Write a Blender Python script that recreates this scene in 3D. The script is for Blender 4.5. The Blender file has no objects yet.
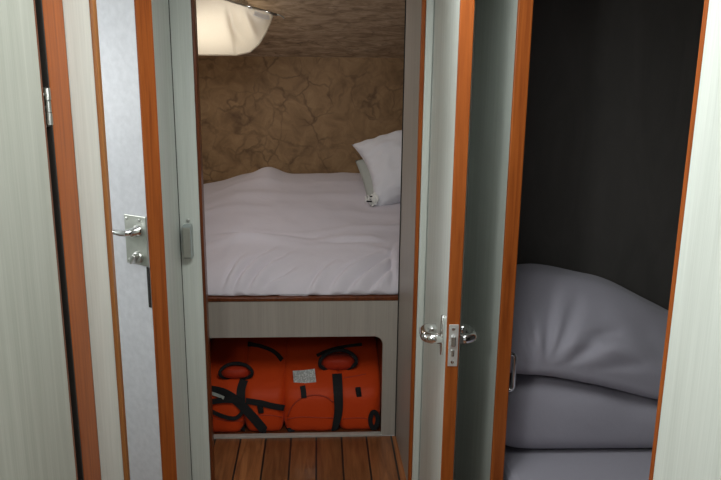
import bpy, bmesh, math, random
from mathutils import Vector, Matrix, noise
from mathutils.bvhtree import BVHTree
random.seed(7)
SC = bpy.context.scene
C = SC.collection

# ------------------------------------------------------------------ camera
F = 750.0; CX, CY, HGT = 360.5, 240.0, 1.5
def _norm(v): return v.normalized()
down = _norm(Vector((327 - CX, -3011.0, F)))
a_ = (down[0] * (318 - CX) + down[2] * F) / (-down[1])
Yc = _norm(Vector((318 - CX, a_, F)))
Zc = -down
flip = lambda v: Vector((v[0], v[1], -v[2]))
Yb, Zb = flip(Yc), flip(Zc)
Xb = Yb.cross(Zb)
M = Matrix((Xb, Yb, Zb))
EYE = Vector((0, 0, HGT))
def at(px, py, Y):
    d = M @ Vector((px - CX, CY - py, -F))
    return EYE + d * (Y / d[1])
cam_d = bpy.data.cameras.new('camera'); cam = bpy.data.objects.new('camera', cam_d); C.objects.link(cam)
mw = M.to_4x4(); mw.translation = EYE; cam.matrix_world = mw
cam_d.sensor_width = 36.0; cam_d.lens = 36.0 * F / 721.0; cam_d.clip_start = 0.02
SC.camera = cam

# ------------------------------------------------------------------ materials
def new_mat(name):
    m = bpy.data.materials.new(name); m.use_nodes = True
    nt = m.node_tree; b = nt.nodes['Principled BSDF']
    return m, nt, b
def nd(nt, t, **kw):
    n = nt.nodes.new(t)
    for k, v in kw.items():
        if k.startswith('i_'): n.inputs[k[2:].replace('_', ' ')].default_value = v
        else: setattr(n, k, v)
    return n
def coords(nt, scale=(1, 1, 1), rot=(0, 0, 0)):
    g = nd(nt, 'ShaderNodeNewGeometry'); mp = nd(nt, 'ShaderNodeMapping')
    mp.inputs['Scale'].default_value = scale; mp.inputs['Rotation'].default_value = rot
    nt.links.new(g.outputs['Position'], mp.inputs['Vector'])
    return mp.outputs['Vector']
def ramp(nt, fac, stops):
    r = nd(nt, 'ShaderNodeValToRGB')
    els = r.color_ramp.elements
    while len(els) < len(stops): els.new(0.5)
    for e, (p, c) in zip(els, stops):
        e.position = p; e.color = (*c, 1)
    nt.links.new(fac, r.inputs['Fac'])
    return r.outputs['Color']
def bump(nt, b, h, strength=.2, dist=.002):
    n = nd(nt, 'ShaderNodeBump'); n.inputs['Strength'].default_value = strength; n.inputs['Distance'].default_value = dist
    nt.links.new(h, n.inputs['Height']); nt.links.new(n.outputs['Normal'], b.inputs['Normal'])
def nz(nt, vec, scale, detail=3, rough=.5, dist=0):
    n = nd(nt, 'ShaderNodeTexNoise'); n.inputs['Scale'].default_value = scale; n.inputs['Detail'].default_value = detail
    n.inputs['Roughness'].default_value = rough; n.inputs['Distortion'].default_value = dist
    nt.links.new(vec, n.inputs['Vector'])
    return n.outputs['Fac']
def plain(name, col, rough=.5, metal=0, **kw):
    m, nt, b = new_mat(name)
    v = coords(nt); f = nz(nt, v, 60, 3)
    c = ramp(nt, f, [(.3, tuple(x * .93 for x in col)), (.7, tuple(min(1, x * 1.05) for x in col))])
    nt.links.new(c, b.inputs['Base Color'])
    b.inputs['Roughness'].default_value = rough; b.inputs['Metallic'].default_value = metal
    for k, v in kw.items(): b.inputs[k.replace('_', ' ')].default_value = v
    return m
def laminate(name, c0, c1, rough=.42):
    m, nt, b = new_mat(name)
    f1 = nz(nt, coords(nt, (260, 260, 5)), 1, 4, .6)
    f2 = nz(nt, coords(nt, (40, 40, 1.2)), 1, 3, .5)
    mx = nd(nt, 'ShaderNodeMath', operation='ADD'); hf = nd(nt, 'ShaderNodeMath', operation='MULTIPLY'); hf.inputs[1].default_value = .5
    nt.links.new(f1, mx.inputs[0]); nt.links.new(f2, mx.inputs[1]); nt.links.new(mx.outputs[0], hf.inputs[0])
    c = ramp(nt, hf.outputs[0], [(.32, c0), (.66, c1)])
    nt.links.new(c, b.inputs['Base Color']); b.inputs['Roughness'].default_value = rough
    bump(nt, b, f1, .06, .001)
    return m
def wood(name, c0, c1, c2, rough=.32, scale=(90, 90, 3.2), coat=.25):
    m, nt, b = new_mat(name)
    f = nz(nt, coords(nt, scale), 1, 5, .6, .6)
    c = ramp(nt, f, [(.28, c0), (.5, c1), (.75, c2)])
    nt.links.new(c, b.inputs['Base Color']); b.inputs['Roughness'].default_value = rough
    b.inputs['Specular IOR Level'].default_value = .18
    b.inputs['Coat Weight'].default_value = coat; b.inputs['Coat Roughness'].default_value = .2
    bump(nt, b, f, .08, .001)
    return m
def marbled(name, dark, mid, light, vein, vscale=9.0, stretch=(1, 1, 1), veinamt=.75):
    m, nt, b = new_mat(name)
    v = coords(nt, stretch)
    n1 = nd(nt, 'ShaderNodeTexNoise'); n1.inputs['Scale'].default_value = 4; n1.inputs['Detail'].default_value = 4
    nt.links.new(v, n1.inputs['Vector'])
    vm = nd(nt, 'ShaderNodeVectorMath', operation='MULTIPLY_ADD'); vm.inputs[1].default_value = (.32, .32, .32)
    nt.links.new(n1.outputs['Color'], vm.inputs[0]); nt.links.new(v, vm.inputs[2])
    vo = nd(nt, 'ShaderNodeTexVoronoi', feature='DISTANCE_TO_EDGE'); vo.inputs['Scale'].default_value = vscale
    nt.links.new(vm.outputs[0], vo.inputs['Vector'])
    f = nz(nt, v, 11, 6, .62, .8)
    base = ramp(nt, f, [(.25, dark), (.5, mid), (.78, light)])
    vr = nd(nt, 'ShaderNodeMapRange'); vr.inputs['From Min'].default_value = 0; vr.inputs['From Max'].default_value = .07
    vr.inputs['To Min'].default_value = veinamt; vr.inputs['To Max'].default_value = 0
    nt.links.new(vo.outputs['Distance'], vr.inputs['Value'])
    pf = nz(nt, v, 6, 2); pr = nd(nt, 'ShaderNodeMapRange'); pr.inputs['From Min'].default_value = .4; pr.inputs['From Max'].default_value = .6
    nt.links.new(pf, pr.inputs['Value'])
    mu = nd(nt, 'ShaderNodeMath', operation='MULTIPLY'); nt.links.new(vr.outputs[0], mu.inputs[0]); nt.links.new(pr.outputs[0], mu.inputs[1])
    mix = nd(nt, 'ShaderNodeMix', data_type='RGBA'); nt.links.new(mu.outputs[0], mix.inputs['Factor'])
    nt.links.new(base, mix.inputs['A']); mix.inputs['B'].default_value = (*vein, 1)
    nt.links.new(mix.outputs['Result'], b.inputs['Base Color']); b.inputs['Roughness'].default_value = .6
    bump(nt, b, f, .12, .003)
    return m
def cloth(name, col, bscale=14, bstr=.35, rough=.9, sheen=.15, bdist=.006):
    m, nt, b = new_mat(name)
    f = nz(nt, coords(nt), bscale, 5, .55, .8)
    w = nz(nt, coords(nt), 700, 2)
    c = ramp(nt, w, [(.3, tuple(x * .93 for x in col)), (.7, col)])
    nt.links.new(c, b.inputs['Base Color']); b.inputs['Roughness'].default_value = rough
    b.inputs['Sheen Weight'].default_value = sheen; b.inputs['Specular IOR Level'].default_value = .2
    bump(nt, b, f, bstr, bdist)
    return m

MT = {}
MT['lam'] = laminate('pale_green_laminate', (.57, .60, .555), (.70, .73, .685))
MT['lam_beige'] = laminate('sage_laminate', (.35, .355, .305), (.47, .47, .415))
MT['lam_brown'] = laminate('taupe_laminate', (.35, .315, .28), (.44, .40, .355))
MT['lilac'] = plain('lilac_paint', (.68, .68, .715), .45)
MT['wood'] = wood('mahogany', (.20, .042, .008), (.31, .075, .013), (.40, .105, .02), .45, coat=.06)
MT['wood_dark'] = wood('dark_mahogany', (.085, .022, .008), (.13, .035, .012), (.18, .05, .016))
MT['wood_thin'] = wood('edge_strip_wood', (.20, .075, .022), (.29, .115, .035), (.36, .15, .05))
MT['pale_edge'] = plain('pale_edge_band', (.62, .50, .36), .45)
MT['steel'] = plain('brushed_steel', (.62, .62, .59), .3, 1.0)
MT['face'] = plain('polished_plate', (.78, .78, .76), .35, .6)
MT['chrome'] = plain('chrome', (.78, .78, .78), .1, 1.0)
MT['plate'] = plain('satin_nickel', (.50, .51, .46), .42, .75)
MT['black'] = plain('black_webbing', (.006, .006, .007), .85)
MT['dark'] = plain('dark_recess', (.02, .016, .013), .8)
MT['catch'] = plain('grey_plastic', (.36, .40, .39), .45)
MT['ceil'] = plain('white_headliner', (.72, .72, .70), .7)
MT['wall_marb'] = marbled('marbled_vinyl', (.17, .095, .042), (.30, .178, .082), (.43, .27, .135), (.065, .03, .012), 8, veinamt=.6)
MT['ceil_marb'] = marbled('marbled_vinyl_ceiling', (.20, .135, .085), (.48, .35, .23), (.74, .60, .44), (.06, .035, .02), 7, (1, 2.6, 2.6), .5)
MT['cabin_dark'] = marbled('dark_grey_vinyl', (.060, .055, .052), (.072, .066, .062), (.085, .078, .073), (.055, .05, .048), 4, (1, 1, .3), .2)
MT['duvet'] = cloth('lilac_white_linen', (.65, .605, .66), 12, .3)
MT['pillow'] = cloth('white_linen', (.74, .74, .79), 12, .3)
MT['linen2'] = cloth('dimmed_grey_white_linen', (.345, .325, .38), 10, .25)  # grey-lilac linen, dimness of the right cabin put into its colour
MT['linen3'] = cloth('dimmed_grey_white_linen_smooth', (.345, .325, .38), 14, .2)  # sheet colour darkened likewise for the dim cabin
MT['cushion'] = cloth('grey_green_fabric', (.42, .44, .41), 30, .3)
MT['orange'] = cloth('orange_nylon', (.60, .054, .006), 26, .35, .55, .05, .004)
MT['orange_dark'] = cloth('red_orange_nylon', (.42, .03, .008), 26, .35, .55, .05, .004)
MT['seam'] = plain('seam_thread', (.42, .035, .008), .7)
MT['white'] = plain('white_plastic', (.78, .78, .76), .4)
# reflective patch
m, nt, b = new_mat('reflective_patch')
f = nd(nt, 'ShaderNodeTexVoronoi'); f.inputs['Scale'].default_value = 150; nt.links.new(coords(nt), f.inputs['Vector'])
nt.links.new(ramp(nt, f.outputs['Distance'], [(.1, (.80, .84, .84)), (.65, (.42, .45, .45))]), b.inputs['Base Color'])
b.inputs['Roughness'].default_value = .35; b.inputs['Metallic'].default_value = .2; MT['reflect'] = m
# curtain: thin cream cloth that lets light through
m, nt, b = new_mat('cream_curtain_cloth')
wv = nz(nt, coords(nt), 500, 2); cc = ramp(nt, wv, [(.3, (.78, .72, .62)), (.7, (.84, .79, .70))])
tr = nd(nt, 'ShaderNodeBsdfTranslucent'); df = nd(nt, 'ShaderNodeBsdfDiffuse'); mx = nd(nt, 'ShaderNodeMixShader'); mx.inputs[0].default_value = .42
nt.links.new(cc, tr.inputs['Color']); nt.links.new(cc, df.inputs['Color'])
nt.links.new(df.outputs[0], mx.inputs[1]); nt.links.new(tr.outputs[0], mx.inputs[2])
nt.links.new(mx.outputs[0], nt.nodes['Material Output'].inputs['Surface']); MT['curtain'] = m
# glass
m, nt, b = new_mat('window_glass'); b.inputs['Transmission Weight'].default_value = 1; b.inputs['Roughness'].default_value = .02
b.inputs['Base Color'].default_value = (.9, .97, .95, 1); MT['glass'] = m
# floor planks (teak boards with dark caulking between)
m, nt, b = new_mat('teak_planks')
g = nd(nt, 'ShaderNodeNewGeometry'); sx = nd(nt, 'ShaderNodeSeparateXYZ'); nt.links.new(g.outputs['Position'], sx.inputs[0])
PW = .1005; OFF = .0145
ad = nd(nt, 'ShaderNodeMath', operation='ADD'); ad.inputs[1].default_value = OFF + 40 * PW; nt.links.new(sx.outputs['X'], ad.inputs[0])
dv = nd(nt, 'ShaderNodeMath', operation='DIVIDE'); dv.inputs[1].default_value = PW; nt.links.new(ad.outputs[0], dv.inputs[0])
fr = nd(nt, 'ShaderNodeMath', operation='FRACT'); nt.links.new(dv.outputs[0], fr.inputs[0])
fl = nd(nt, 'ShaderNodeMath', operation='FLOOR'); nt.links.new(dv.outputs[0], fl.inputs[0])
wn = nd(nt, 'ShaderNodeTexWhiteNoise', noise_dimensions='1D'); nt.links.new(fl.outputs[0], wn.inputs['W'])
cmb = nd(nt, 'ShaderNodeCombineXYZ')
m1 = nd(nt, 'ShaderNodeMath', operation='MULTIPLY'); m1.inputs[1].default_value = 70; nt.links.new(sx.outputs['X'], m1.inputs[0])
m2 = nd(nt, 'ShaderNodeMath', operation='MULTIPLY'); m2.inputs[1].default_value = 5; nt.links.new(sx.outputs['Y'], m2.inputs[0])
m3 = nd(nt, 'ShaderNodeMath', operation='MULTIPLY'); m3.inputs[1].default_value = 31; nt.links.new(wn.outputs['Value'], m3.inputs[0])
for i, q in enumerate((m1, m2, m3)): nt.links.new(q.outputs[0], cmb.inputs[i])
gf = nz(nt, cmb.outputs[0], 1, 5, .6, .7)
gc = ramp(nt, gf, [(.25, (.13, .042, .014)), (.5, (.23, .080, .026)), (.8, (.34, .130, .045))])
hsv = nd(nt, 'ShaderNodeHueSaturation'); nt.links.new(gc, hsv.inputs['Color'])
mr = nd(nt, 'ShaderNodeMapRange'); mr.inputs['To Min'].default_value = .65; mr.inputs['To Max'].default_value = 1.3
nt.links.new(wn.outputs['Value'], mr.inputs['Value']); nt.links.new(mr.outputs[0], hsv.inputs['Value'])
lt = nd(nt, 'ShaderNodeMath', operation='LESS_THAN'); lt.inputs[1].default_value = .07; nt.links.new(fr.outputs[0], lt.inputs[0])
mix = nd(nt, 'ShaderNodeMix', data_type='RGBA'); nt.links.new(lt.outputs[0], mix.inputs['Factor']); nt.links.new(hsv.outputs[0], mix.inputs['A'])
mix.inputs['B'].default_value = (.012, .009, .008, 1); nt.links.new(mix.outputs['Result'], b.inputs['Base Color'])
b.inputs['Roughness'].default_value = .38; b.inputs['Coat Weight'].default_value = .2
MT['floor'] = m

# ------------------------------------------------------------------ mesh helpers
def V(*a): return Vector(a)
class MB:
    def __init__(s): s.bm = bmesh.new()
    def box(s, x0, x1, y0, y1, z0, z1):
        return s.obox(V((x0 + x1) / 2, (y0 + y1) / 2, (z0 + z1) / 2), V(1, 0, 0), V(0, 1, 0), V(0, 0, 1), abs(x1 - x0), abs(y1 - y0), abs(z1 - z0))
    def obox(s, c, ax, ay, az, lx, ly, lz):
        r = bmesh.ops.create_cube(s.bm, size=1)
        mt = Matrix(((ax.x * lx, ay.x * ly, az.x * lz, c.x), (ax.y * lx, ay.y * ly, az.y * lz, c.y), (ax.z * lx, ay.z * ly, az.z * lz, c.z), (0, 0, 0, 1)))
        bmesh.ops.transform(s.bm, matrix=mt, verts=r['verts'])
        return s
    def loft(s, rings, closed_ring=True, cap=True, closed_path=False):
        vs = [[s.bm.verts.new(p) for p in r] for r in rings]
        n = len(rings[0]); R = len(rings)
        for i in range(R if closed_path else R - 1):
            a, b2 = vs[i], vs[(i + 1) % R]
            for j in range(n if closed_ring else n - 1):
                k = (j + 1) % n
                s.bm.faces.new((a[j], a[k], b2[k], b2[j]))
        if cap and not closed_path:
            s.bm.faces.new(vs[0][::-1]); s.bm.faces.new(vs[-1])
        return s
    def sweep(s, pts, prof, up=None, closed=False, scales=None):
        """sweep a profile (list of (u,v)) along pts; v follows 'up'"""
        pts = [Vector(p) for p in pts]; n = len(pts); rings = []
        prev = None
        for i, p in enumerate(pts):
            if closed: t = pts[(i + 1) % n] - pts[i - 1]
            else: t = pts[min(i + 1, n - 1)] - pts[max(i - 1, 0)]
            t.normalize()
            if up is not None: nrm = up[i] if isinstance(up, list) else Vector(up)
            else: nrm = prev if prev is not None else (V(0, 0, 1) if abs(t.z) < .8 else V(1, 0, 0))
            sd = t.cross(nrm).normalized(); nn = sd.cross(t).normalized(); prev = nn
            k = scales[i] if scales else 1
            rings.append([p + sd * (u * k) + nn * v * k for u, v in prof])
        return s.loft(rings, closed_path=closed)
    def tube(s, pts, r, seg=10, closed=False, scales=None):
        return s.sweep(pts, [(r * math.cos(2 * math.pi * i / seg), r * math.sin(2 * math.pi * i / seg)) for i in range(seg)], None, closed, scales)
    def lathe(s, base, axis, prof, seg=20):
        axis = Vector(axis).normalized(); u = axis.orthogonal().normalized(); w = axis.cross(u)
        rings = [[Vector(base) + axis * h + (u * math.cos(2 * math.pi * i / seg) + w * math.sin(2 * math.pi * i / seg)) * max(r, 1e-4) for i in range(seg)] for r, h in prof]
        return s.loft(rings)
    def prism(s, outline, d):
        """outline: list of Vectors (planar), extruded by vector d"""
        d = Vector(d)
        return s.loft([[Vector(p) for p in outline], [Vector(p) + d for p in outline]])
    def grid(s, fn, nu, nv):
        vs = [[s.bm.verts.new(fn(i / nu, j / nv)) for j in range(nv + 1)] for i in range(nu + 1)]
        for i in range(nu):
            for j in range(nv): s.bm.faces.new((vs[i][j], vs[i + 1][j], vs[i + 1][j + 1], vs[i][j + 1]))
        return s
    def build(s, name, mat, parent=None, bevel=0, smooth=False, sub=0, seg=2, weld=0, solid=0):
        if weld: bmesh.ops.remove_doubles(s.bm, verts=s.bm.verts, dist=weld)
        bmesh.ops.recalc_face_normals(s.bm, faces=s.bm.faces)
        me = bpy.data.meshes.new(name); 
        o = bpy.data.objects.new(name, me); C.objects.link(o)
        if parent is not None:
            base = Vector((0, 0, 0)); q = parent
            while q is not None: base += q.location; q = q.parent
            o.parent = parent
        else:
            xs = [v.co for v in s.bm.verts]
            mn = [min(p[k] for p in xs) for k in range(3)]; mxx = [max(p[k] for p in xs) for k in range(3)]
            base = V((mn[0] + mxx[0]) / 2, (mn[1] + mxx[1]) / 2, mn[2]); o.location = base
        bmesh.ops.translate(s.bm, vec=-base, verts=s.bm.verts)
        s.bm.to_mesh(me); s.bm.free()
        me.materials.append(mat)
        if smooth:
            for p in me.polygons: p.use_smooth = True
        if solid:
            md = o.modifiers.new('solid', 'SOLIDIFY'); md.thickness = solid; md.offset = 0
        if bevel:
            md = o.modifiers.new('bevel', 'BEVEL'); md.width = bevel; md.segments = seg; md.limit_method = 'ANGLE'
        if sub:
            md = o.modifiers.new('sub', 'SUBSURF'); md.levels = sub; md.render_levels = sub
        return o
def struct(o): o['kind'] = 'structure'; return o
def tag(o, label, cat, group=None):
    o['label'] = label; o['category'] = cat
    if group: o['group'] = group
    return o
def empty(name, loc):
    o = bpy.data.objects.new(name, None); C.objects.link(o); o.location = loc; o.empty_display_size = .1
    return o
def B(*a): return MB().box(*a)

# ------------------------------------------------------------------ setting
ZC = 1.95                    # corridor headroom
YB = 2.38                    # bulkhead with the berth doorway
YBB = 2.405
struct(B(-1.6, 1.9, -1.6, 2.74, -.06, 0).build('floor', MT['floor']))
# corridor ceiling with a hatch opening above the passage, over the camera
c = MB()
HX0, HX1, HY0, HY1 = -.20, .36, .75, 1.75
c.box(-1.6, HX0, -1.6, YBB, ZC, ZC + .04); c.box(HX1, 1.9, -1.6, YBB, ZC, ZC + .04)
c.box(HX0, HX1, -1.6, HY0, ZC, ZC + .04); c.box(HX0, HX1, HY1, YBB, ZC, ZC + .04)
struct(c.build('ceiling', MT['ceil']))
# berth ceiling: level over the foot, then sloping down to the back wall (marbled vinyl)
YW = 4.10; ZW = 1.476
c = MB()
prof = [V(-1.0, YBB, 1.86), V(-1.0, 3.30, 1.84), V(-1.0, YW + .03, ZW - .012), V(-1.0, YW + .03, ZW + .03), V(-1.0, 3.31, 1.89), V(-1.0, YBB, 1.91)]
c.prism(prof, (2.0, 0, 0))
struct(c.build('ceiling', MT['ceil_marb']))
struct(B(-1.0, 1.0, YW, YW + .03, 0, ZW + .02).build('wall_back', MT['wall_marb']))
w = MB(); w.box(-1.03, -1.0, YBB, YW, 0, 1.88); w.box(1.0, 1.03, YBB, YW, 0, 1.88)
struct(w.build('wall_berth', MT['wall_marb']))

# front bulkhead with the berth doorway
DX0, DX1 = -.3765, .290
w = MB()
w.box(-1.5, -.446, YB, YBB, 0, ZC); w.box(-.446, DX0 - .004, YB, YBB, 0, ZC)
w.box(.3295, 1.75, YB, YBB, 0, ZC); w.box(DX0 - .004, .3295, YB, YBB, 1.87, ZC)
struct(w.build('wall_front', MT['lam']))
# side panels of the little well inside the berth doorway
w = MB(); w.prism([V(.3165, 2.3935, 0), V(.309, 2.743, 0), V(.327, 2.743, 0), V(.3295, 2.3935, 0)], (0, 0, 1.85))
struct(w.build('wall_inner', MT['lam_brown']))
w = MB(); w.box(-.48, -.455, YBB, 2.743, 0, 1.85); w.box(-1.0, -.455, 2.743, 2.752, 0, 1.85); w.box(.312, 1.0, 2.743, 2.752, .0, 1.85)
struct(w.build('wall_inner', MT['lam_brown']))
t = MB(); t.box(.3055, .3085, 2.735, 2.7425, 0, 1.85)
struct(t.build('trim_6', MT['dark']))
# doorway trims
struct(B(.317, .3295, 2.374, 2.393, 0, 1.87).build('trim_1', MT['wood'], bevel=.002))
struct(B(DX0 - .004, DX0 + .006, 2.376, 2.420, 0, 1.87).build('trim_2', MT['wood_dark'], bevel=.002))
struct(B(.3300, .3525, 2.370, 2.3795, 0, ZC).build('trim_3', MT['lam'], bevel=.001))

# left wall of the passage: last bit before the bulkhead
w = MB(); w.box(-.48, -.446, 2.13, YB, 0, ZC); w.box(-1.46, -.48, 2.345, YB, 0, ZC)
PX0, PX1, PY0, PY1, PZ0, PZ1 = -1.5, -1.46, 1.56, 1.98, 1.22, 1.58     # portlight opening in the hull side
w.box(PX0, PX1, -.3, PY0, 0, ZC); w.box(PX0, PX1, PY1, 2.345, 0, ZC); w.box(PX0, PX1, PY0, PY1, 0, PZ0); w.box(PX0, PX1, PY0, PY1, PZ1, ZC)
struct(w.build('wall_left', MT['lam']))
w = MB(); w.sweep([V(-1.458, PY0, PZ0), V(-1.458, PY1, PZ0), V(-1.458, PY1, PZ1), V(-1.458, PY0, PZ1)], [(-.015, -.006), (.015, -.006), (.015, .006), (-.015, .006)], V(1, 0, 0), closed=True)
struct(w.build('window_2', MT['steel'], bevel=.003))
w = MB(); w.sweep([V(-.466, .46, 1.42), V(-.466, .84, 1.42), V(-.466, .84, 1.70), V(-.466, .46, 1.70)], [(-.014, -.006), (.014, -.006), (.014, .006), (-.014, .006)], V(1, 0, 0), closed=True)
struct(w.build('added_light_frame', MT['steel'], bevel=.003))  # made-up window frame round the lamp added on this wall
# corner bead where the frontal panel starts
struct(B(-.446, -.4445, 2.375, 2.3798, 0, ZC).build('trim_4', MT['dark']))
# frontal partition end on the left with its wooden post and edge strip
w = MB(); w.box(-.4680, -.4204, 1.470, 1.486, 0, ZC); w.box(-1.46, -.4680, 1.474, 1.486, 0, ZC)
struct(w.build('wall_left', MT['lam']))
struct(B(-.4204, -.4116, 1.468, 1.488, 0, ZC).build('trim_5', MT['wood_thin'], bevel=.002))
struct(B(-.486, -.4675, 1.363, 1.4699, 0, ZC).build('trim_7', MT['wood'], bevel=.003))
struct(B(-.486, -.4678, 1.358, 1.3628, 0, ZC).build('gap_shade_strip', MT['dark']))  # dark strip standing in for the shade inside the hinge gap
struct(B(-.56, -.486, 1.385, 1.4699, 0, ZC).build('trim_9', MT['wood_dark']))
# near left wall and dark room behind the hinge gap
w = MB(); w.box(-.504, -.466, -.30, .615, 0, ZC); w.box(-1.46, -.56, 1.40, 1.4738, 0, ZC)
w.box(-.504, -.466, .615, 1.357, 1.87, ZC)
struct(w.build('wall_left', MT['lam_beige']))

# right side: near panel, lintel, cabin behind
struct(B(.477, .512, -.30, .935, 0, ZC).build('wall_right', MT['lam'], bevel=.001))
struct(B(.4765, .5125, .935, .9465, 0, ZC).build('trim_8', MT['wood'], bevel=.0015))
struct(B(.477, .512, .9465, 1.83, 1.87, ZC).build('wall_right', MT['lam']))
w = MB(); w.box(.512, 1.75, 2.350, YB - .0005, 0, ZC); w.box(1.72, 1.75, .3, 2.350, 0, ZC); w.box(.512, 1.72, .3, .33, 0, ZC)
struct(w.build('wall_cabin', MT['cabin_dark']))

# ------------------------------------------------------------------ doors
# left cabin door: stands ajar, its wooden leading edge towards the passage
th = math.radians(32)
e = empty('door_1', (0, 0, 0)); struct(e)
A0 = V(-.4218, 1.85, 0)                       # near corner of the leading edge
ld = V(-math.cos(th), math.sin(th), 0)        # towards the hinges
tdv = V(math.sin(th), math.cos(th), 0)        # through the thickness
TH = .051
fz = V(0, 0, 1)
def on_leaf(u, z, out=0): return A0 + ld * u - tdv * out + V(0, 0, z)
m_ = MB(); m_.obox(A0 + ld * .3165 + tdv * TH / 2 + fz * .94, ld, tdv, fz, .62, TH, 1.86); m_.build('leaf', MT['lilac'], e)
m_ = MB(); m_.obox(A0 + ld * .0035 + tdv * TH / 2 + fz * .94, ld, tdv, fz, .0068, TH + .002, 1.86)
m_.build('edge_lipping', MT['wood'], e, bevel=.003, seg=3)
# lock plate, lever and thumb turn
m_ = MB(); m_.obox(on_leaf(.045, 1.034, .0015), ld, tdv, fz, .074, .003, .128)
pl = m_.build('lock_plate', MT['plate'], e, bevel=.004)
m_ = MB()
for uu, zz in ((.073, 1.088), (.030, 1.088), (.073, .980)): m_.lathe(on_leaf(uu, zz, .002), -tdv, [(0, 0), (.004, 0), (.004, .002), (.0005, .0028)], 10)
m_.build('screw', MT['steel'], pl, smooth=False)
lz = 1.060
m_ = MB(); m_.lathe(on_leaf(.036, lz, .002), -tdv, [(.0005, 0), (.015, 0), (.015, .006), (.011, .009), (.010, .030), (.0005, .031)], 20)
pts = [on_leaf(.036, lz, .008), on_leaf(.036, lz, .030), on_leaf(.041, lz + .0005, .040), on_leaf(.050, lz + .001, .046), on_leaf(.07, lz + .0015, .048), on_leaf(.098, lz + .002, .048), on_leaf(.118, lz + .002, .047), on_leaf(.124, lz + .002, .047)]
m_.tube(pts, .0088, 14, scales=[1, 1, 1, .95, .85, .85, .95, .6])
m_.build('lever_handle', MT['chrome'], e, smooth=True)
kz = .990
m_ = MB(); m_.lathe(on_leaf(.040, kz, .002), -tdv, [(.0005, 0), (.0165, 0), (.0165, .006), (.014, .010), (.0005, .011)], 24)
m_.obox(on_leaf(.040, kz, .019), (ld * .8 + fz * .6).normalized(), -tdv, (fz * .8 - ld * .6).normalized(), .010, .018, .028)
m_.build('thumb_turn', MT['steel'], e, bevel=.002)
m_ = MB(); m_.obox(on_leaf(.0115, .914, .0012), ld, tdv, fz, .009, .0024, .108)
m_.build('keep_strip', MT['dark'], e, bevel=.0008)

# open berth door on the right, seen edge-on
e = empty('door_2', (0, 0, 0)); struct(e)
X0, Y0, Y1 = .3203, 1.75, 2.366
ang = .0
def leafx(y): return X0 + (y - Y0) * (.3545 - X0) / (Y1 - Y0)
yd = V(leafx(Y1) - X0, Y1 - Y0, 0).normalized(); xd = V(yd.y, -yd.x, 0)
def dpt(v, o, z): return V(X0, Y0, 0) + yd * v + xd * o + V(0, 0, z)     # v along the leaf, o through it
LT = .0318
m_ = MB(); m_.obox(dpt(.312, LT / 2, .94), xd, yd, fz, LT, .606, 1.86); m_.build('leaf', MT['lam'], e)
m_ = MB(); m_.obox(dpt(.0045, LT / 2, .94), xd, yd, fz, LT + .001, .009, 1.86); m_.build('edge_lipping', MT['wood'], e, bevel=.002)
m_ = MB(); m_.obox(dpt(-.0008, LT / 2 + .001, .790), xd, yd, fz, .0245, .0022, .112)
fp = m_.build('lock_faceplate', MT['face'], e, bevel=.002)
m_ = MB()
for zz in (.834, .746): m_.lathe(dpt(-.0018, LT / 2, zz), -yd, [(.0005, 0), (.0042, 0), (.0042, .001), (.0005, .0012)], 12)
m_.build('screw', MT['chrome'], fp)
m_ = MB(); m_.obox(dpt(-.004, LT / 2, .803), xd, yd, fz, .012, .010, .026); m_.obox(dpt(-.0025, LT / 2, .770), xd, yd, fz, .008, .004, .018)
m_.build('latch_bolt', MT['chrome'], fp, bevel=.003)
for sgn, side in ((-1, 0), (1, 1)):
    o0 = 0 if side == 0 else LT
    oo = lambda d: o0 + sgn * d
    # oval rose
    m_ = MB(); ring = []
    for k in range(28):
        a = 2 * math.pi * k / 28
        ring.append(dpt(.072 + .022 * math.cos(a), oo(.0), .790 + .056 * math.sin(a)))
    m_.prism(ring, xd * sgn * .007); m_.build('rose', MT['chrome'], e, bevel=.002)
    # return-to-door lever
    hz = .784; out = .047 if side == 0 else .044
    pts = [dpt(.062, oo(.004), hz)]
    pts += [dpt(.062, oo(out * .62), hz)]
    for k in range(1, 5):
        a = k / 5 * math.pi / 2
        pts.append(dpt(.062 + .022 * (1 - math.cos(a)), oo(out - .022 + .022 * math.sin(a)), hz))
    pts += [dpt(.09, oo(out), hz), dpt(.108, oo(out), hz + .002)]
    for k in range(1, 6):
        a = k / 5 * math.pi / 2
        pts.append(dpt(.108 + .020 * math.sin(a), oo(out - .020 + .020 * math.cos(a)), hz + .002))
    pts += [dpt(.128, oo(.014), hz + .002)]
    m_ = MB(); m_.tube(pts, .0138, 18); m_.build('lever_handle', MT['chrome'], e, smooth=True)
# hinges of that door
m_ = MB()
for zz in (.35, 1.0, 1.60): m_.tube([dpt(.612, .028, zz - .04), dpt(.612, .028, zz + .04)], .005, 10)
m_.build('hinge', MT['steel'], e)

# sliding door of the right cabin, pushed back along the passage wall
e = empty('door_3', (0, 0, 0)); struct(e)
B(.4785, .5145, 1.8605, 2.345, 0.01, 1.90).build('leaf', MT['lam'], e)
B(.478, .515, 1.850, 1.8605, 0.01, 1.90).build('edge_lipping', MT['wood'], e, bevel=.003)
pz0, pz1 = .595, .702; py = 1.898
pts = [V(.5145, py, pz1), V(.528, py, pz1)]
for k in range(1, 5):
    a = k / 5 * math.pi / 2; pts.append(V(.528 + .011 * math.sin(a), py, pz1 - .011 * (1 - math.cos(a))))
for k in range(0, 6):
    a = k / 5 * math.pi / 2; pts.append(V(.528 + .011 * math.cos(a), py, pz0 + .011 * (1 - math.sin(a))))
pts += [V(.5145, py, pz0)]
m_ = MB(); m_.tube(pts, .0056, 10); m_.build('pull_handle', MT['chrome'], e, smooth=True)

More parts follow.
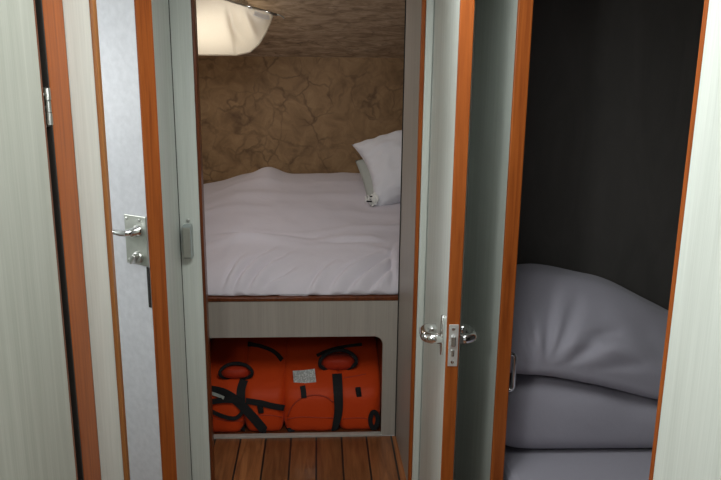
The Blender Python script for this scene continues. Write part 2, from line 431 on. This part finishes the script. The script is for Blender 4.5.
# near left door leaf with its hinge in the dark gap
e = empty('door_4', (0, 0, 0)); struct(e)
B(-.502, -.4682, .625, 1.322, 0.01, 1.86).build('leaf', MT['lam_beige'], e)
B(-.5025, -.4678, 1.322, 1.330, 0.01, 1.86).build('edge_lipping', MT['wood_dark'], e, bevel=.001)
for zc in (1.403, .32):
    m_ = MB()
    hx, hy = -.4665, 1.3465
    for k in range(3):
        z0 = zc - .030 + k * .0215
        m_.tube([V(hx, hy, z0), V(hx, hy, z0 + .020)], .0048 if k != 1 else .0042, 12)
    m_.box(-.4735, -.4715, 1.330, 1.342, zc - .034, zc + .034)
    m_.box(-.4735, -.4715, 1.350, 1.358, zc - .034, zc + .034)
    h = m_.build('hinge', MT['steel'], e)
    m_ = MB()
    for zz in (-.022, 0, .022): m_.lathe(V(-.4715, 1.336, zc + zz), V(1, 0, 0), [(.0005, 0), (.004, 0), (.003, .0015), (.0005, .002)], 10)
    m_.build('screw', MT['chrome'], h)

# ------------------------------------------------------------------ door catch on the bulkhead
e = empty('door_catch', (-.418, YB, .855)); tag(e, 'grey plastic door catch screwed to the pale panel left of the berth doorway', 'door catch')
B(-.4325, -.4045, 2.350, 2.3798, .853, .962).build('body', MT['catch'], e, bevel=.003)
B(-.4315, -.4085, 2.347, 2.350, .858, .956).build('keeper_plate', MT['plate'], e, bevel=.001)
m_ = MB(); m_.lathe(V(-.418, 2.3798, .973), V(0, -1, 0), [(.0005, 0), (.006, 0), (.006, .003), (.0005, .005)], 14)
m_.build('stop_pin', MT['steel'], e, smooth=False)

# ------------------------------------------------------------------ berth base
YF = 2.743; ZT = .586
e = empty('berth_base', (-.2, YF + .3, 0)); tag(e, 'built-in berth base with a round-cornered storage opening above the plank floor', 'bed')
# front panel with cut-out: outline of an n-shape with a rounded top-right corner
ox0, ox1, oz0, oz1, R = -.445, .250, .028, .428, .035
out = [V(-.452, YF, 0), V(-.452, YF, ZT - .01), V(.308, YF, ZT - .01), V(.308, YF, 0), V(ox1, YF, 0), V(ox1, YF, oz1 - R)]
for k in range(1, 8):
    a = k / 8 * math.pi / 2; out.append(V(ox1 - R + R * math.cos(a), YF, oz1 - R + R * math.sin(a)))
out += [V(ox1 - R, YF, oz1), V(ox0, YF, oz1), V(ox0, YF, 0)]
m_ = MB(); m_.prism(out, (0, .018, 0)); m_.build('front_panel', MT['lam_brown'], e)
B(-.452, .308, YF - .004, YF + .024, ZT - .0105, ZT + .004).build('top_edge_strip', MT['wood_dark'], e, bevel=.002)
B(ox0, ox1 + .004, YF - .006, YF + .018, 0, .0095).build('sill', plain('sill_grey', (.46, .42, .38), .5), e, bevel=.0015)
B(-.99, .99, 2.762, YW - .002, ZT - .022, ZT - .004).build('bed_board', MT['lam_brown'], e)
m_ = MB(); m_.box(-.50, -.482, 2.762, 3.40, 0, ZT - .0225); m_.box(.2515, .27, 2.762, 3.40, 0, ZT - .0225); m_.box(-.482, .2515, 3.382, 3.40, 0, ZT - .0225)
m_.box(-.482, .2515, 2.762, 3.382, 0, .006)
m_.build('storage_lining', MT['wood_dark'], e)

# ------------------------------------------------------------------ mattress + duvet of the berth
MT['ticking'] = cloth('mattress_ticking', (.6, .57, .58), 30, .1)
tag(B(-.84, .84, 2.84, 4.06, ZT - .0035, .630).build('mattress', MT['ticking'], bevel=.03, seg=3), 'mattress lying hidden under the lilac-white duvet of the berth', 'mattress')
def sm(a, b, x):
    t = max(0, min(1, (x - a) / (b - a))); return t * t * (3 - 2 * t)
def nse(x, y, z=0, s=1): return noise.noise(V(x * s, y * s, z))
YD0, YD1 = 2.758, 4.085
CREASES = [(-.375, .03, -.30, .20, .014, .016), (-.33, .015, -.20, .26, .018, .018), (-.26, .015, -.13, .24, .016, .016), (-.20, .02, -.10, .12, .010, .014),
           (-.05, .015, .06, .14, .012, .016), (.06, .02, .22, .22, .016, .018), (.13, .015, .29, .20, .018, .017),
           (.20, .02, .31, .12, .014, .014), (.24, .30, .02, .34, .010, .022), (-.35, .42, .02, .36, .010, .026), (.28, .05, .33, .3, .012, .016)]
def duvet_top(x, y):
    s = y - YD0
    z = .592 + .098 * (1 - math.exp(-(s / .075) ** .85)) + .172 * sm(.0, 1.25, s) 
    z += .044 * math.exp(-((x + .265) / .075) ** 2 - ((y - 3.93) / .16) ** 2)
    z += .012 * math.exp(-((x + .36) / .12) ** 2 - ((y - 3.85) / .2) ** 2)
    z -= .062 * sm(-.36, -.72, x) + .10 * sm(-.72, -.97, x)
    z -= .14 * sm(3.99, YD1, y)
    z += .016 * nse(x * 1.0, y * 1.0, 3.1, 2.6)
    # folds radiating out of the tucked front edge
    for (ax, as_, bx, bs, am, wd) in CREASES:
        dx, ds = bx - ax, bs - as_; L2 = dx * dx + ds * ds
        t = ((x - ax) * dx + (s - as_) * ds) / L2
        if -.3 < t < 1.3:
            d = ((x - ax) * ds - (s - as_) * dx) / math.sqrt(L2) + .012 * math.sin(t * 3 + ax * 20)
            k = sm(-.25, .15, t) * (1 - sm(.5, 1.25, t))
            z += am * k * (math.exp(-((d - 1.3 * wd) / (1.3 * wd)) ** 2) - .9 * math.exp(-(d / (.7 * wd)) ** 2))
    # long lazy creases across the bed
    for (yc, sl, am, wd) in ((3.18, .18, .010, .03), (3.42, -.10, .008, .04), (3.62, .06, .010, .05), (3.05, -.25, .008, .025), (3.80, .12, .006, .03)):
        q = y - yc - sl * x - .05 * nse(x, 0, yc, 3)
        z += 1.5 * am * math.exp(-(q / wd) ** 2) * (0.5 + .5 * nse(x, yc, 9.7, 3))
    z += .004 * nse(x, y, 8, 11)
    return z
def duvet_fn(u, v):
    x = -.97 + 1.94 * u
    vv = v ** 1.5
    y = YD0 + (YD1 - YD0) * vv
    z = duvet_top(x, y)
    if v == 0: z = .592 + .005 * abs(nse(x, 0, 2.2, 16))
    if u in (0, 1) : z = .60
    hem = .006 * nse(x, 0, 4.4, 14) * math.exp(-(y - YD0) / .05)
    return V(x, y + hem + .004, z)
m_ = MB(); NU, NV = 340, 170
m_.grid(duvet_fn, NU, NV)
tag(m_.build('duvet', MT['duvet'], smooth=True, solid=.006), 'rumpled lilac-white duvet spread over the berth behind the doorway', 'duvet')

# ------------------------------------------------------------------ pillows
def pillow(name, c, au, av, w, h, t, mat, label, cat, seed=0, wr=.006, pinch=.06, parent=None, n=46, flat=.0):
    au = au.normalized(); an = au.cross(av).normalized(); av = an.cross(au).normalized()
    m_ = MB()
    def side(sg):
        def fn(u, v):
            a, b2 = 2 * u - 1, 2 * v - 1
            k = (max(0, (1 - abs(a) ** 2.6)) * max(0, (1 - abs(b2) ** 2.6))) ** .48
            px_ = a * (1 - pinch * (1 - abs(a)) * 0 - pinch * (1 - b2 * b2) * abs(a) ** 3 * .9)
            py_ = b2 * (1 - pinch * (1 - a * a) * abs(b2) ** 3 * .9)
            d = t / 2 * k
            g = wr * nse(a, b2, seed + sg, 3.5) * k + wr * .5 * nse(a * 2, b2 * 2, seed + sg * 3, 4) * k
            # edge puckers
            ed = max(abs(a), abs(b2)) ** 5
            g += wr * .8 * ed * k * math.sin((a if abs(b2) > abs(a) else b2) * 26 + seed)
            return c + au * (px_ * w / 2) + av * (py_ * h / 2) + an * (sg * (d + g))
        return fn
    m_.grid(side(1), n, n); m_.grid(side(-1), n, n)
    o = m_.build(name, mat, parent, smooth=True, weld=.0008)
    if label: tag(o, label, cat)
    return o
LL = V(.262, 3.52, .785); UL = V(.158, 3.76, 1.022)
avv = (UL - LL); auu = V(.96, -.02, .30)
uu_ = auu.normalized()
PW_, PH_ = .62, avv.length + .02
pc = (LL + UL) / 2 + uu_ * PW_ / 2
pillow('pillow', pc, auu, avv, PW_, PH_ + .05, .21, MT['pillow'], 'plump white pillow propped at the right end of the berth against the marbled wall', 'pillow', 2.2, .016, .17)

# flat cushion tucked under the pillow, with a white tag at its corner
e = empty('cushion', (.50, 3.72, .83)); tag(e, 'flat grey-green cushion tucked under the white pillow, its edge showing with a white tag', 'cushion')
l2 = V(.240, 3.55, .800); u2 = V(.186, 3.80, .965)
pillow('cover', (l2 + u2) / 2 + V(.96, .06, .20).normalized() * .2, V(.96, .06, .20), u2 - l2, .40, (u2 - l2).length + .01, .055, MT['cushion'], None, None, 5, .003, .04, e, 26)
m_ = MB()
def tagfn(dx):
    return lambda u, v: V(.222 + dx + .050 * u, 3.475 + .05 * v + .004 * math.sin(u * 9), .812 + dx * .6 + .016 * math.sin(u * 7 + v * 3) + .02 * v)
m_.grid(tagfn(0), 10, 8); m_.grid(tagfn(.012), 10, 8)
g_ = m_.build('fabric_tag', MT['white'], e, smooth=True, solid=.003); g_['label'] = 'crumpled white tag'
m_ = MB(); m_.box(.228, .252, 3.473, 3.476, .818, .824); m_.box(.243, .254, 3.47, 3.476, .842, .848)
m_.build('print', MT['black'], g_)

# ------------------------------------------------------------------ curtain at the portlight (upper left of the berth)
e = empty('curtain', (-.50, 3.62, 1.60)); tag(e, 'cream curtain bulging below its rail at the top left of the berth', 'curtain')
RL = V(-.78, 3.38, 1.845); RR = V(-.207, 3.50, 1.672)     # rail ends
RL = at(150, -22, 3.40); RR = at(274, 14, 3.52)
def rail(t): return RL.lerp(RR, t)
botL = at(150, 54.5, 3.66); botM = at(236, 55, 3.66)
outl = [at(236, 55, 3.64), at(250, 52, 3.63), at(259, 44, 3.61), at(265, 34, 3.58), at(270, 23, 3.55), at(272.5, 15.5, 3.525)]
def curve_bottom(t):
    # t 0..1 : from far left along the hem, around the lower right corner up to the rail end
    if t < .62: return botL.lerp(botM, t / .62)
    q = (t - .62) / .38 * (len(outl) - 1); i = min(int(q), len(outl) - 2)
    return outl[i].lerp(outl[i + 1], q - i)
def curt(u, v):
    a = rail(u ** .9); b2 = curve_bottom(u)
    p = a.lerp(b2, v)
    bul = math.sin(math.pi * v) ** .7 * (.055 if u < .9 else .055 * (1 - u) / .1)
    fold = .040 * math.exp(-((u - .64 - .10 * (v - .5)) / .035) ** 2) * math.sin(math.pi * min(1, v * 1.15)) - .036 * math.exp(-((u - .72 - .05 * v) / .04) ** 2) * math.sin(math.pi * v)
    fold += .006 * nse(u * 2, v, 1.5, 3)
    return p + V(0, -1, -.15) * (bul + fold)
m_ = MB(); m_.grid(curt, 90, 40)
m_.build('cloth', MT['curtain'], e, smooth=True)
m_ = MB(); m_.tube([curve_bottom(i / 60) + V(0, -.003, 0) for i in range(61)], .004, 8); m_.build('hem', MT['curtain'], e, smooth=True)
m_ = MB(); dr = (RR - RL).normalized(); m_.tube([RL, RR + dr * .012], .0065, 10); rl = m_.build('rail', MT['steel'], e, smooth=True)
for t in (.80, .955):
    p = rail(t); m_ = MB(); m_.lathe(p - dr * .012, dr, [(.0095, 0), (.011, .004), (.011, .02), (.0095, .024)], 14)
    m_.build('rail_glider', MT['chrome'], e, smooth=True)
m_ = MB(); pc_ = rail(.90) + V(0, -.03, -.022)
m_.sweep([pc_ - dr * .035, pc_ - dr * .015 + V(0, -.004, -.002), pc_ + dr * .01 + V(0, -.005, -.003), pc_ + dr * .035], [(-.012, -.002), (.012, -.002), (.012, .002), (-.012, .002)], V(0, -.8, .6))
m_.build('glint_plate', MT['face'], e, bevel=.001)  # added bright plate that imitates a glint of daylight below the rail
p = at(283, 17, 3.535)
m_ = MB(); m_.tube([RR + dr * .01, RR.lerp(p, .6) + V(0, 0, .004), p, p + V(.004, .0, -.008)], .0035, 8); m_.build('end_hook', MT['steel'], e, smooth=True)
# the portlight behind it, let into the sloping ceiling
sl = V(0, YW - 3.30, ZW - 1.84).normalized(); sn = V(0, sl.z, -sl.y)   # sn points down into the berth
pcn = V(-.52, 3.30, 1.84) + sl * .36
m_ = MB(); oc = []
for k in range(28):
    a = 2 * math.pi * k / 28; ca, sa = math.cos(a), math.sin(a)
    oc.append((abs(ca) ** .6 * math.copysign(1, ca), abs(sa) ** .6 * math.copysign(1, sa)))
m_.sweep([pcn + V(1, 0, 0) * (x * .20) + sl * (y * .11) + sn * .006 for x, y in oc], [(-.012, -.008), (.012, -.008), (.012, .008), (-.012, .008)], sn, closed=True)
fr_ = struct(m_.build('window_1', MT['steel'], smooth=False))
m_ = MB(); m_.prism([pcn + V(1, 0, 0) * (x * .195) + sl * (y * .105) + sn * .002 for x, y in oc], sn * .004)
m_.build('pane', MT['glass'], fr_)

# ------------------------------------------------------------------ right cabin bed
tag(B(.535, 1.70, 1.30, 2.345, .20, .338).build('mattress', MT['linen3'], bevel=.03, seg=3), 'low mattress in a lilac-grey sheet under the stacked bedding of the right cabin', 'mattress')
e = empty('bed_base', (1.1, 1.9, 0)); tag(e, 'low laminate bunk base under the sheeted mattress of the right cabin', 'bed')
B(.53, 1.71, 1.28, 2.345, 0, .199).build('base_panel', MT['lam_brown'], e)
def lump(name, zbot, top_fn, x0, x1, y0, y1, mat, label, cat, nu=90, nv=60, wr=None, ov=.035):
    """closed soft body: domed top from top_fn(x,y), rounded rim, flat-ish bottom zbot(x,y)"""
    m_ = MB()
    def rim(u, v):
        a, b2 = 2 * u - 1, 2 * v - 1
        return (max(0, 1 - abs(a) ** 9) * max(0, 1 - abs(b2) ** 7)) ** .5
    def pos(u, v): return x0 + (x1 - x0) * u, y0 + (y1 - y0) * v
    def topf(u, v):
        x, y = pos(u, v); k = rim(u, v); zb, zt = zbot(x, y), top_fn(x, y); mid = zb + (zt - zb) * .35
        z = mid + (zt - mid) * k
        if wr:
            g = wr(x, y, z) * min(1, k * 1.6); y -= g * .8; z += g * .6
        return V(x, y, z)
    def botf(u, v):
        x, y = pos(u, v); k = rim(u, v); zb, zt = zbot(x, y), top_fn(x, y); mid = zb + (zt - zb) * .35
        return V(x, y, mid + (zb - mid) * k ** .7)
    sp = lambda t: .5 - .5 * math.cos(math.pi * t)
    m_.grid(lambda u, v: topf(sp(u), sp(v)), nu, nv); m_.grid(lambda u, v: botf(sp(u), sp(v)), nu, nv)
    return tag(m_.build(name, mat, smooth=True, weld=.0006), label, cat)
# lower pillow
def lowtop(x, y): return .582 - .095 * sm(.62, 1.12, x) + .0 * y + .006 * nse(x, y, 2, 6)
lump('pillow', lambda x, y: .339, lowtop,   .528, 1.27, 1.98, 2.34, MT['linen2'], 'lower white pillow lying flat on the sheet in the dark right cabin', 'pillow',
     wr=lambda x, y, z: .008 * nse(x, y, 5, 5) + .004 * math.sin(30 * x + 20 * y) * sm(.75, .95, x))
# upper folded duvet with creases fanning out of its lower left corner
def uptop(x, y):
    return .858 - .052 * sm(.66, 1.0, x) - .16 * sm(.86, 1.30, x) - .13 * sm(2.18, 1.97, y) + .010 * nse(x, y, 7, 3)
FAN = [(.640, .59, .775, .80, .013, .022), (.640, .59, .70, .82, .010, .018), (.645, .60, .60, .76, .012, .014), (.635, .59, .565, .68, .012, .014),
       (.66, .595, .90, .73, .014, .026), (.74, .59, .98, .64, .008, .02), (.80, .70, 1.0, .70, .010, .03)]
def upwr(x, y, z):
    g = .006 * nse(x, y, 3, 10)
    for ax, az, bx, bz, am, wd in FAN:
        dx, dz = bx - ax, bz - az; L = math.hypot(dx, dz)
        t = ((x - ax) * dx + (z - az) * dz) / L / L
        if -.2 < t < 1.3:
            d = ((x - ax) * dz - (z - az) * dx) / L + .010 * math.sin(t * 4 + ax * 9)
            w_ = wd * (.6 + .8 * max(t, 0)); k = sm(-.15, .15, t) * (1 - sm(.55, 1.25, t)) * sm(2.36, 2.2, y)
            g += 1.0 * am * k * (math.exp(-((d - 1.3 * w_) / (1.2 * w_)) ** 2) - .9 * math.exp(-(d / (.7 * w_)) ** 2))
    return g
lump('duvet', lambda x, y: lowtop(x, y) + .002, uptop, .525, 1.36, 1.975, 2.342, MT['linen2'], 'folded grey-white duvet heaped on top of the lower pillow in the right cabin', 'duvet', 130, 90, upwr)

# ------------------------------------------------------------------ life jackets in the storage opening
def pad(name, c, sx, sy, sz, tilt, mat, parent, p=3.4, seed=0, am=.006, rz=0, n=30, bend=0):
    """stuffed foam panel: rounded block, tilted back about X"""
    m_ = MB(); Rm = Matrix.Rotation(rz, 3, 'Z') @ Matrix.Rotation(-tilt, 3, 'X')
    bmesh.ops.create_cube(m_.bm, size=2)
    bmesh.ops.subdivide_edges(m_.bm, edges=m_.bm.edges[:], cuts=n // 2, use_grid_fill=True)
    for v in m_.bm.verts:
        q = v.co; L = (abs(q.x) ** p + abs(q.y) ** p + abs(q.z) ** p) ** (1 / p)
        d = q / L
        g = 1 + am * 4 * nse(d.x + seed, d.y, d.z, 2.2) + am * 2.2 * (1 - abs(nse(d.x + seed, d.y, d.z * .6 + seed, 3.6))) ** 4
        w = V(d.x * sx * .5 * g, d.y * sy * .5 * g, d.z * sz * .5 * g)
        w = Vector(c) + Rm @ w
        if bend and w.z > .15: w.y += bend * (w.z - .15) ** 1.6
        w.z = max(w.z, .008); w.y = max(w.y, 2.768)
        v.co = w
    return m_.build(name, mat, parent, smooth=True)
def bvh(objs):
    vs, fs = [], []
    bpy.context.view_layer.update()
    for o in objs:
        k = len(vs); mwx = o.matrix_world
        vs += [mwx @ v.co for v in o.data.vertices]; fs += [[i + k for i in p.vertices] for p in o.data.polygons]
    return BVHTree.FromPolygons(vs, fs)
def surf(tree, px, py, off):
    """point on the jackets in the line of a pixel, lifted off the cloth by off"""
    best = None
    for dx in (-3.5, -1.5, 0, 1.5, 3.5):
        d = (at(px + dx, py, 2.8) - EYE).normalized()
        h = tree.ray_cast(at(px + dx, py, 2.768), d)
        if h[0] and (best is None or h[0].y < best): best = h[0].y
    p = at(px, py, min(best if best else 2.9, 3.1)); d = (p - EYE).normalized()
    p = p - d * off
    return V(p.x, max(p.y, 2.766), max(p.z, .010))
def path(tree, pxs, off=.003, n=24, dflt=2.85):
    """pixels on the jacket front -> points lying on the jackets"""
    P = [V(px, py, 0) for px, py in pxs]
    out = []
    for i in range(n + 1):
        q = i / n * (len(P) - 1); k = min(int(q), len(P) - 2); f = q - k
        p0 = P[max(k - 1, 0)]; p1 = P[k]; p2 = P[k + 1]; p3 = P[min(k + 2, len(P) - 1)]
        p = .5 * ((2 * p1) + (p2 - p0) * f + (2 * p0 - 5 * p1 + 4 * p2 - p3) * f * f + (3 * p1 - p0 - 3 * p2 + p3) * f ** 3)
        out.append(surf(tree, p.x, p.y, off))
    # smooth depth so straps bridge the dips between panels
    for _ in range(3):
        ys = [p.y for p in out]
        for i in range(1, n): out[i].y = min(ys[i], (ys[i - 1] + ys[i] + ys[i + 1]) / 3)
    return out
def strap(name, tree, pxs, w, mat, parent, off=.003, th=.003, n=24, scales=None):
    m_ = MB(); pts = path(tree, pxs, off, n)
    m_.sweep(pts, [(-w / 2, -th / 2), (w / 2, -th / 2), (w / 2, th / 2), (-w / 2, th / 2)], V(0, -1, .2), scales=scales)
    return m_.build(name, mat, parent, smooth=False)
def seam(tree, pxs, parent, r=.0022, mat=None, n=24):
    m_ = MB(); m_.tube(path(tree, pxs, .0, n), r, 6); return m_.build('seam', mat or MT['seam'], parent, smooth=True)

# right jacket
e = empty('life_jacket', (.055, 2.95, .006)); tag(e, 'orange foam life jacket with silver reflective patch at the right of the berth storage', 'life jacket', 'life jackets under the berth')
Jp = []
Jp.append(pad('front_panel', V(-.031, 2.874, .172), .232, .17, .39, .16, MT['orange'], e, 5.0, 1, .006, bend=6.0))
Jp.append(pad('front_panel', V(.162, 2.878, .170), .180, .17, .385, .16, MT['orange'], e, 4.8, 4, .006, bend=6.4))
Jp.append(pad('back_panel', V(.052, 3.28, .20), .385, .14, .38, .2, MT['orange'], e, 5.5, 7, .004))
tr_ = bvh(Jp)
cy = surf(tr_, 338, 362, .0).y
col = pad('collar', at(338, 361.5, cy - .010), .140, .10, .062, .15, MT['orange_dark'], e, 2.6, 15, .01)
# black binding loop round the collar
cc = at(338, 362, cy - .050); m_ = MB(); pts = []
for k in range(36):
    a = 2 * math.pi * k / 36; pts.append(cc + V(.076 * math.cos(a), -.012 * math.cos(2 * a) + .01, .044 * math.sin(a) + .004 * math.cos(a)))
m_.sweep(pts, [(-.007, -.006), (.007, -.006), (.007, .006), (-.007, .006)], V(0, -1, 0), closed=True); m_.build('collar_binding', MT['black'], e, bevel=.002)
strap('strap', tr_, [(337, 374), (338, 390), (338.5, 410), (336, 424), (333, 434)], .040, MT['black'], e, .006, .005, 26, [1 - .55 * (i / 26) ** 2 for i in range(27)])
strap('strap', tr_, [(317, 356), (328, 351), (344, 347), (362, 345)], .018, MT['black'], e, .004, .004)
# pocket on the left panel
seam(tr_, [(288, 416), (290, 410), (296, 402), (304, 397), (315, 395), (326, 397), (333, 402)], e, .0032)
seam(tr_, [(287, 419), (300, 417), (318, 417.5), (334, 418)], e, .0022)
seam(tr_, [(343, 419), (352, 418), (362, 418), (370, 419)], e, .0020)
seam(tr_, [(344, 378), (356, 376), (366, 374)], e, .0025)
# reflective patch
pp = path(tr_, [(293, 378.5), (316, 375.5)], .016, 10); mid_ = pp[5]
m_ = MB(); m_.sweep([mid_ + V(-.045, -.002, -.004), mid_ + V(0, -.006, 0), mid_ + V(.045, -.002, .004)], [(-.031, -.0015), (.031, -.0015), (.031, .0015), (-.031, .0015)], V(0, -1, .18))
q_ = m_.build('reflective_patch', MT['reflect'], e); q_['label'] = 'silver reflective patch'
strap('tab', tr_, [(302.5, 386), (303.5, 392), (304, 398)], .022, MT['black'], e, .004, .004, 8)
def buckle(px, py, w, h, tree, parent, name='buckle', hole=False):
    c0 = path(tree, [(px, py), (px + .5, py)], .006, 2)[0]
    m_ = MB()
    if hole:
        pts = [c0 + V(w / 2 * math.cos(a), 0, h / 2 * math.sin(a)) for a in [2 * math.pi * k / 28 for k in range(28)]]
        m_.sweep(pts, [(-.009, -.005), (.009, -.005), (.009, .005), (-.009, .005)], V(0, -1, 0), closed=True)
        return m_.build(name, MT['black'], parent, bevel=.002)
    m_.obox(c0, V(1, 0, .15).normalized(), V(0, 1, 0), V(-.15, 0, 1).normalized(), w, .010, h)
    m_.obox(c0 + V(0, -.006, .004), V(1, 0, 0), V(0, 1, 0), V(0, 0, 1), w * .6, .006, h * .5)
    return m_.build(name, MT['black'], parent, bevel=.003)
buckle(358.5, 392, .022, .042, tr_, e)
buckle(374, 420, .030, .070, tr_, e, 'strap_loop', True)
strap('tab', tr_, [(282.5, 430.5), (289, 430), (294, 431)], .016, MT['black'], e, .004, .004, 6)

# left jacket
e = empty('life_jacket', (-.30, 2.95, .006)); tag(e, 'orange foam life jacket wrapped in loose black straps at the left of the berth storage', 'life jacket', 'life jackets under the berth')
Jq = []
Jq.append(pad('front_panel', V(-.384, 2.876, .165), .176, .17, .38, .18, MT['orange'], e, 4.4, 21, .008, bend=6.6))
Jq.append(pad('front_panel', V(-.222, 2.874, .168), .168, .17, .38, .18, MT['orange'], e, 4.4, 24, .008, bend=6.2))
Jq.append(pad('back_panel', V(-.31, 3.29, .19), .31, .14, .36, .2, MT['orange'], e, 5.5, 27, .004))
tq = bvh(Jq)
cy = surf(tq, 236, 372, .0).y
pad('collar', at(236, 371, cy - .008), .12, .09, .052, .15, MT['orange_dark'], e, 2.6, 35, .01)
cc = at(236, 373, cy - .044); m_ = MB(); pts = []
for k in range(36):
    a = 2 * math.pi * k / 36; pts.append(cc + V(.066 * math.cos(a), -.010 * math.cos(2 * a) + .01, .034 * math.sin(a)))
m_.sweep(pts, [(-.006, -.006), (.006, -.006), (.006, .006), (-.006, .006)], V(0, -1, 0), closed=True); m_.build('collar_binding', MT['black'], e, bevel=.002)
strap('strap', tq, [(244, 380), (241, 390), (241, 402)], .034, MT['black'], e, .005, .004)
strap('strap', tq, [(211, 390), (224, 393), (238, 402), (250, 414), (262, 428), (268, 435)], .036, MT['black'], e, .008, .005, 30)
strap('strap', tq, [(246, 401), (260, 403), (272, 406), (284, 408)], .024, MT['black'], e, .006, .004)
strap('strap', tq, [(210, 402), (226, 400), (242, 402)], .022, MT['black'], e, .012, .004)
strap('strap', tq, [(211, 411), (222, 416), (234, 418.5), (241, 414), (244, 406)], .016, MT['black'], e, .006, .004)
strap('strap', tq, [(242, 428), (250, 432), (264, 433), (276, 434)], .018, MT['black'], e, .005, .004)
strap('strap', tq, [(248, 344), (262, 347), (274, 352), (282, 360)], .020, MT['black'], e, .006, .004)
b_ = strap('binding', tq, [(211, 393), (217, 395), (224, 398)], .012, MT['cushion'], e, .014, .003, 8); b_['label'] = 'pale grey binding tape'
buckle(260.5, 409, .022, .036, tq, e)
seam(tq, [(213, 418), (228, 421), (243, 421)], e, .002)
seam(tq, [(252, 416), (268, 415), (282, 417)], e, .002)

# ------------------------------------------------------------------ light
def area(name, loc, target, sx_, sy_, power, col, spread=None):
    l = bpy.data.lights.new(name, 'AREA'); l.shape = 'RECTANGLE'; l.size = sx_; l.size_y = sy_; l.energy = power; l.color = col
    if spread: l.spread = spread
    o = bpy.data.objects.new(name, l); C.objects.link(o); o.location = loc
    o.rotation_euler = (Vector(target) - Vector(loc)).to_track_quat('-Z', 'Y').to_euler()
    return o
# daylight through the deck hatch over the passage
area('hatch_daylight', ((HX0 + HX1) / 2, (HY0 + HY1) / 2, ZC + .03), (-.10, 1.0, .5), HX1 - HX0, HY1 - HY0, 17, (.94, 1.0, .98))
# daylight of the saloon behind
area('saloon_daylight', (-.1, -1.5, 1.55), (.0, 1.5, 1.1), 1.1, .5, 1.5, (.95, 1.0, .98))
# unseen lamp added at the near left wall to brighten the passage
area('added_passage_light', (-.462, .65, 1.56), (.5, 1.45, 1.0), .36, .26, 9, (.96, 1.0, .97))
# hull portlight of the left cabin
area('hull_portlight_daylight', (-1.47, 1.77, 1.40), (0, 1.85, 1.1), .36, .32, 6, (.95, .98, 1.0))
# deck hatch over the foot of the berth
area('berth_hatch_daylight', (-.35, 2.95, 1.80), (-.10, 3.4, .7), .42, .40, 4.0, (1.0, .96, .93))
# sun-warmed portlight behind the curtain
area('portlight_daylight', pcn + sn * .02, pcn + sn * 1.0, .36, .20, 1.1, (1.0, .92, .78))
wd = bpy.data.worlds.new('world'); SC.world = wd; wd.use_nodes = True
bg = wd.node_tree.nodes['Background']; bg.inputs[0].default_value = (.95, .98, 1.0, 1); bg.inputs[1].default_value = .18

SC.view_settings.view_transform = 'Standard'; SC.view_settings.look = 'None'
SC.view_settings.gamma = 1; SC.view_settings.use_curve_mapping = False; SC.view_settings.exposure = 0
